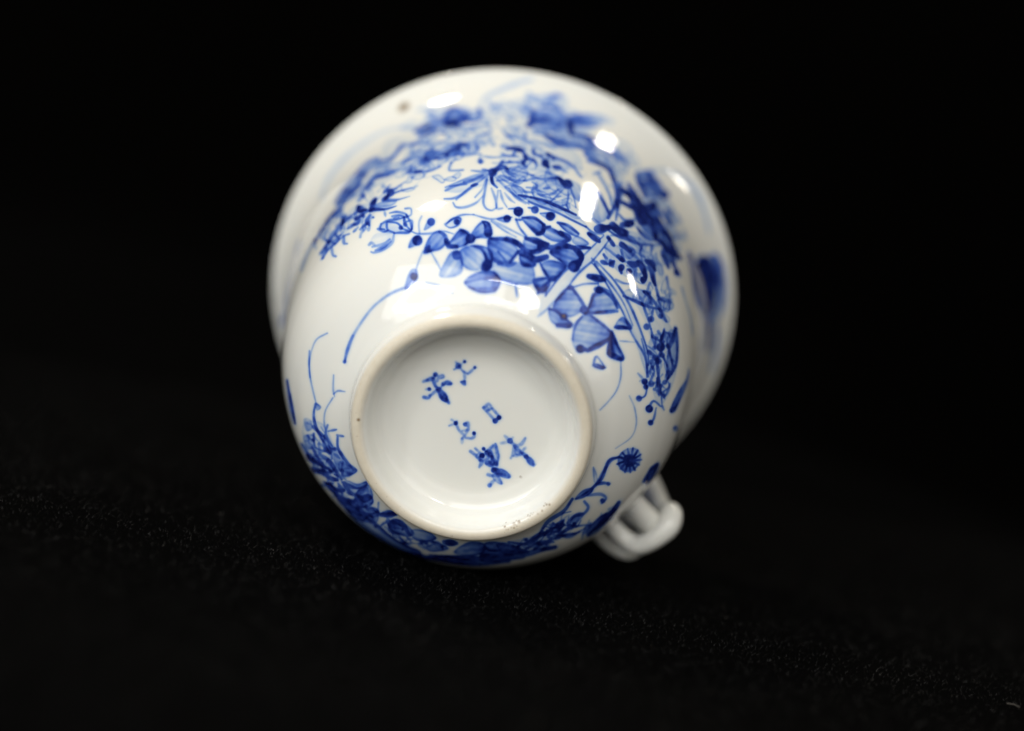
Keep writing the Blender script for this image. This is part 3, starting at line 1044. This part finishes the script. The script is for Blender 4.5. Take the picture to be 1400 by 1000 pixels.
# rows of the outer wall, evenly spaced along the profile
sf = np.linspace(.0025, .066, 4000); arc = np.concatenate([[0], np.cumsum(np.hypot(np.diff(sf), np.diff(rad(sf))))])
NV = 520; va = np.linspace(0, arc[-1], NV); vs = np.interp(va, arc, sf); vr = rad(vs)
th = ring_th(); NT = len(th)
wallp = np.stack([vr[:, None]*np.cos(th), vr[:, None]*np.sin(th), np.repeat(vs[:, None], NT, 1)], -1)
cv = Canvas(th, va, vr, to_px(wallp))
strokes = []
for i, (kind, wpx, ink, p) in enumerate(parse(TRACE)):
    if kind in 'SO':                                                 # a spray: many small strokes inside an outline
        r = np.random.default_rng(100+i); d0 = math.atan2(*(p[1]-p[0])[::-1]); L0 = np.linalg.norm(p[1]-p[0]); poly = p[2:]; made = 0
        while made < wpx:
            c = poly.min(0)+r.random(2)*np.ptp(poly, axis=0); ins = False
            for a_, b_ in zip(poly, np.roll(poly, -1, 0)):
                if (a_[1] > c[1]) != (b_[1] > c[1]) and c[0] < (b_[0]-a_[0])*(c[1]-a_[1])/(b_[1]-a_[1])+a_[0]: ins = not ins
            if not ins: continue
            made += 1; g = d0+r.normal(0, .45); L = L0*r.uniform(.5, 1.3); e = np.array([math.cos(g), math.sin(g)]); n_ = np.array([-e[1], e[0]])*L*r.normal(0, .18)
            if kind == 'O':                                         # a pale petal: soft wash and a fine outline
                n_ = np.array([-e[1], e[0]])*L*r.uniform(.14, .26); bend = np.array([-e[1], e[0]])*L*r.normal(0, .08)
                loop = smooth_path([c-e*L/2, c-e*L*.1+n_+bend, c+e*L*.36+n_*.9, c+e*L/2, c+e*L*.34-n_*.9, c-e*L*.1-n_+bend], 4, True)
                strokes.append(('F', 0, ink*r.uniform(.25, .6), loop)); strokes.append(('L', r.uniform(1.4, 2.6), ink*r.uniform(.6, 1.15), np.vstack([loop, loop[:1]])))
                if r.random() < .5: strokes.append(('T', r.uniform(1.2, 2.2), ink*r.uniform(.5, 1), smooth_path([c-e*L*.5, c, c+e*L*.3], 3)))
                continue
            strokes.append(('T' if r.random() < .6 else 'L', r.uniform(2.0, 5.2), np.clip(ink*r.uniform(.35, 1.05), 0, .9), smooth_path([c-e*L/2, c+n_, c+e*L/2], 4)))
            if r.random() < .25: strokes.append(('B', r.uniform(3, 7), np.clip(ink*1.2, 0, .95), (c+e*L/2)[None]))
        continue
    q = smooth_path(p, 5, kind == 'F') if len(p) > 1 else p
    strokes.append((kind, wpx, ink, q))
allp = np.vstack([q for *_, q in strokes]); A, S, OK = cast(allp); k = 0
for i, (kind, wpx, ink, q) in enumerate(strokes):
    a, s_, ok = A[k:k+len(q)], S[k:k+len(q)], OK[k:k+len(q)]; k += len(q)
    if ok.sum() < max(1, .4*len(q)): continue
    if kind != 'F': q, a, s_ = q[ok], a[ok], s_[ok]
    a = np.unwrap(a); v = np.interp(s_, sf, arc)
    if a.mean() < math.radians(-118): a = a+2*math.pi
    if kind == 'F': cv.fill(q, a, v, ink, seed=i)
    elif kind == 'B': cv.blob(q[0], a[0], v[0], wpx, ink)
    elif len(q) > 1: cv.line(q, a, v, wpx*.82+.35, ink*.95, kind == 'T', soft=1.1)
# the far, unseen side carries the same spray again
back = np.where((th > math.radians(122)) & (th < math.radians(238)))[0]; rows = np.clip((vs-.017)/.004, 0, 1)[:, None]
src = np.clip(np.searchsorted(th, th[back]-math.pi), 0, NT-1); tt_ = th[back]
edge_ = np.clip(np.minimum(tt_-math.radians(122), math.radians(238)-tt_)/math.radians(6), 0, 1)[None]
cv.ink[:, back] = np.maximum(cv.ink[:, back]*(1-rows*edge_*(vs[:, None] > .03)), cv.ink[:, src]*rows*edge_)
soft_ = cv.ink.copy()                                               # the cobalt bleeds a little into the glaze
for _ in range(4):
    soft_ = (soft_+np.roll(soft_, 2, 0)+np.roll(soft_, -2, 0)+np.roll(soft_, 2, 1)+np.roll(soft_, -2, 1))/5
cv.ink = np.maximum(cv.ink*.9+soft_*.1, soft_*.42)
cv.ink *= .82+.36*field(cv.ink.shape, (60, 200), 3)
ink_wall = np.clip(cv.ink, 0, 1)

# ------------------------------------------------------------------ the teacup
cup = bpy.data.objects.new("teacup", None); sc.collection.objects.link(cup)
cup.empty_display_size = .02
mx = Matrix.Identity(4)
for c_, v_ in enumerate((ex, ey, ez)):
    d_ = world_dir(v_)
    for r_ in range(3): mx[r_][c_] = d_[r_]
p_ = world_dir(FOOT_C); mx.translation = (p_[0], p_[1], p_[2]+CAM_H)
cup.matrix_world = mx
tag(cup, "white porcelain teacup with blue painted flowers lying on its side, foot towards the viewer", "teacup")

STAINS = [((552, 147), .00115, .95), ((490, 574.5), .00028, .95), ((771, 432), .00024, .8), ((711, 652), .00022, .45)]
_r = random.Random(4)
for _ in range(30):                                                 # kiln grit stuck to the foot ring
    f_ = _r.random(); STAINS.append(((688+64*f_+_r.gauss(0, 2), 720-34*f_-6*math.sin(math.pi*f_)*-1+_r.gauss(0, 3.2)), _r.choice((.0001, .00014, .0002, .0003)), _r.uniform(.25, .8)))
def stain_attr(P, facing=None):
    out = np.zeros(len(P)); px = to_px(P)
    view = EYE-P; 
    for (x, y), r, a in STAINS:
        d2 = (px[:, 0]-x)**2+(px[:, 1]-y)**2; near = np.where(d2 < 16)[0]
        if not len(near): continue
        dist = np.linalg.norm(view[near], axis=1); near = near[dist < dist.min()+.006]
        c = P[near[np.argmin(d2[near])]]
        d = np.linalg.norm(P-c, axis=1); out = np.maximum(out, a*np.clip((r*1.3-d)/(r*.8), 0, 1))
    return out
# body: painted outer wall, rounded lip, plain inside
TH, _ = np.meshgrid(th, va)
outer = np.stack([vr[:, None]*np.cos(TH), vr[:, None]*np.sin(TH), np.repeat(vs[:, None], NT, 1)], -1)
outer_o = mesh_obj("outer_wall", outer.reshape(-1, 3), grid_faces(NV, NT)[:, ::-1], M_WALL, cup,
                   {"ink": ink_wall, "stain": stain_attr(outer.reshape(-1, 3))})
outer_o["label"] = "white glazed wall painted with blue flowers, leaves and grasses"
def lathe(name, prof, mat, nseg, parent, ink=None, bare=None, flip=False):
    prof = np.array(prof)*1e-3; t = np.linspace(0, 2*np.pi, nseg, endpoint=False)
    P = np.stack([prof[:, :1]*np.cos(t), prof[:, :1]*np.sin(t), np.repeat(prof[:, 1:], nseg, 1)], -1).reshape(-1, 3)
    f = grid_faces(len(prof), nseg)
    at = {"ink": np.zeros(len(P)) if ink is None else ink, "stain": stain_attr(P)}
    if bare is not None: at["bare"] = np.repeat(np.asarray(bare), nseg)
    return mesh_obj(name, P, f if flip else f[:, ::-1], mat, parent, at)
lip = [(41.5, 66.0), (41.7, 66.3), (41.7, 66.65), (41.4, 66.9), (40.9, 66.95), (40.4, 66.75), (39.9, 66.4)]
inner = [(rad(np.array(z*1e-3))*1e3-1.9, z) for z in (65.0, 63, 61, 58, 55, 50, 45, 40, 35, 30, 25, 20, 16, 13)]
inner += [(22.5, 10.2), (17, 8.4), (10, 7.8), (4, 7.6), (.01, 7.6)]
lathe("rim", smooth_path(lip, 4), M_WALL, 720, cup)
lathe("inner_wall", smooth_path([(39.9, 66.4)]+inner, 3), M_WALL, 360, cup)
ringp = smooth_path([(19.2, 2.5), (19.05, 1.7), (18.85, .9), (18.5, .3), (17.95, .05), (17.4, .04), (16.85, .32), (16.4, 1.0), (16.05, 2.0), (15.7, 3.0), (15.3, 3.7)], 6)
tb = np.linspace(0, 1, len(ringp))
bare = np.clip((tb-.16)/.12, 0, 1)*np.clip((.66-tb)/.16, 0, 1)
fr = lathe("foot_ring", ringp, M_RING, 1100, cup, bare=bare)
fr["label"] = "cream unglazed foot ring with brown specks"
# recessed base with the painted mark
bprof = smooth_path([(15.3, 3.7), (14.9, 4.25), (14.2, 4.65), (13.2, 4.9), (12, 5.1), (9, 5.05), (6, 5.0), (3, 4.97), (.02, 4.96)], 4)[::-1]*1e-3
NB = 760; br = np.concatenate([np.linspace(.00002, .0119, 150), bprof[bprof[:, 0] > .01195, 0]]); bz = np.interp(br, bprof[:, 0], bprof[:, 1])
tb_ = np.linspace(0, 2*np.pi, NB, endpoint=False)
base = np.stack([br[:, None]*np.cos(tb_), br[:, None]*np.sin(tb_), np.repeat(bz[:, None], NB, 1)], -1)
gx = np.linspace(-.0125, .0125, 420); GX, GY = np.meshgrid(gx, gx); cb = Canvas(gx, gx, np.ones(420), to_px(np.stack([GX, GY, np.full_like(GX, .005)], -1)))
for i, (kind, wpx, ink, p) in enumerate(parse(MARK)):
    q = smooth_path(p, 5, kind == 'F') if len(p) > 1 else p
    D = ray(q); t_ = (.005-EYE[2])/D[:, 2]; P = EYE+D*t_[:, None]
    if kind == 'F': cb.fill(q, P[:, 0], P[:, 1], ink, seed=i)
    elif kind == 'B': cb.blob(q[0], P[0, 0], P[0, 1], wpx*1.35, ink)
    else: cb.line(q, P[:, 0], P[:, 1], wpx*1.45+.4, ink*.76, False, soft=1.7)
halo = cb.ink.copy()
for _ in range(6):
    halo = (halo+np.roll(halo, 3, 0)+np.roll(halo, -3, 0)+np.roll(halo, 3, 1)+np.roll(halo, -3, 1))/5
mk = np.clip(np.maximum(cb.ink*(.85+.3*field(cb.ink.shape, (90, 90), 8)), halo*.45), 0, 1)
fx = np.clip((base[..., 0]+.0125)/.025*419, 0, 418.999); fy = np.clip((base[..., 1]+.0125)/.025*419, 0, 418.999)
i0, j0 = fx.astype(int), fy.astype(int); u_, v_ = fx-i0, fy-j0
bi = mk[j0, i0]*(1-u_)*(1-v_)+mk[j0, i0+1]*u_*(1-v_)+mk[j0+1, i0]*(1-u_)*v_+mk[j0+1, i0+1]*u_*v_
bi[br > .0124] = 0
bo = mesh_obj("base", base.reshape(-1, 3), grid_faces(len(br), NB)[:, ::-1], M_WALL, cup, {"ink": bi, "stain": stain_attr(base.reshape(-1, 3))})
bo["label"] = "recessed white base with a blue brushed six character mark"

# handle: porcelain rods crossing over one another
TH_H = math.radians(HANDLE_ANGLE)
er = np.array([math.cos(TH_H), math.sin(TH_H), 0]); et = np.array([-math.sin(TH_H), math.cos(TH_H), 0]); ez_ = np.array([0, 0, 1.])
handle = bpy.data.objects.new("handle", None); sc.collection.objects.link(handle); handle.parent = cup
handle["label"] = "white porcelain handle of twisted rods"
for rod in RODS:
    q = smooth_path(np.array(rod), 9)*1e-3
    c3 = q[:, :1]*et+q[:, 1:2]*er+q[:, 2:3]*ez_; r_ = q[:, 3]
    tg = np.gradient(c3, axis=0); tg /= np.linalg.norm(tg, axis=1)[:, None]
    a1 = np.zeros_like(tg); ref = np.cross(tg[0], et); ref /= np.linalg.norm(ref)
    for i in range(len(tg)):
        ref = ref-tg[i]*(ref@tg[i]); ref /= np.linalg.norm(ref); a1[i] = ref
    a2 = np.cross(tg, a1); m_ = np.linspace(0, 2*np.pi, 32, endpoint=False)
    V = c3[:, None]+r_[:, None, None]*(np.cos(m_)[None, :, None]*a1[:, None]+np.sin(m_)[None, :, None]*a2[:, None])
    nv = len(V)*32
    mesh_obj("rod", V.reshape(-1, 3), grid_faces(len(V), 32), M_WALL, handle, {"ink": np.zeros(nv), "stain": np.zeros(nv)})
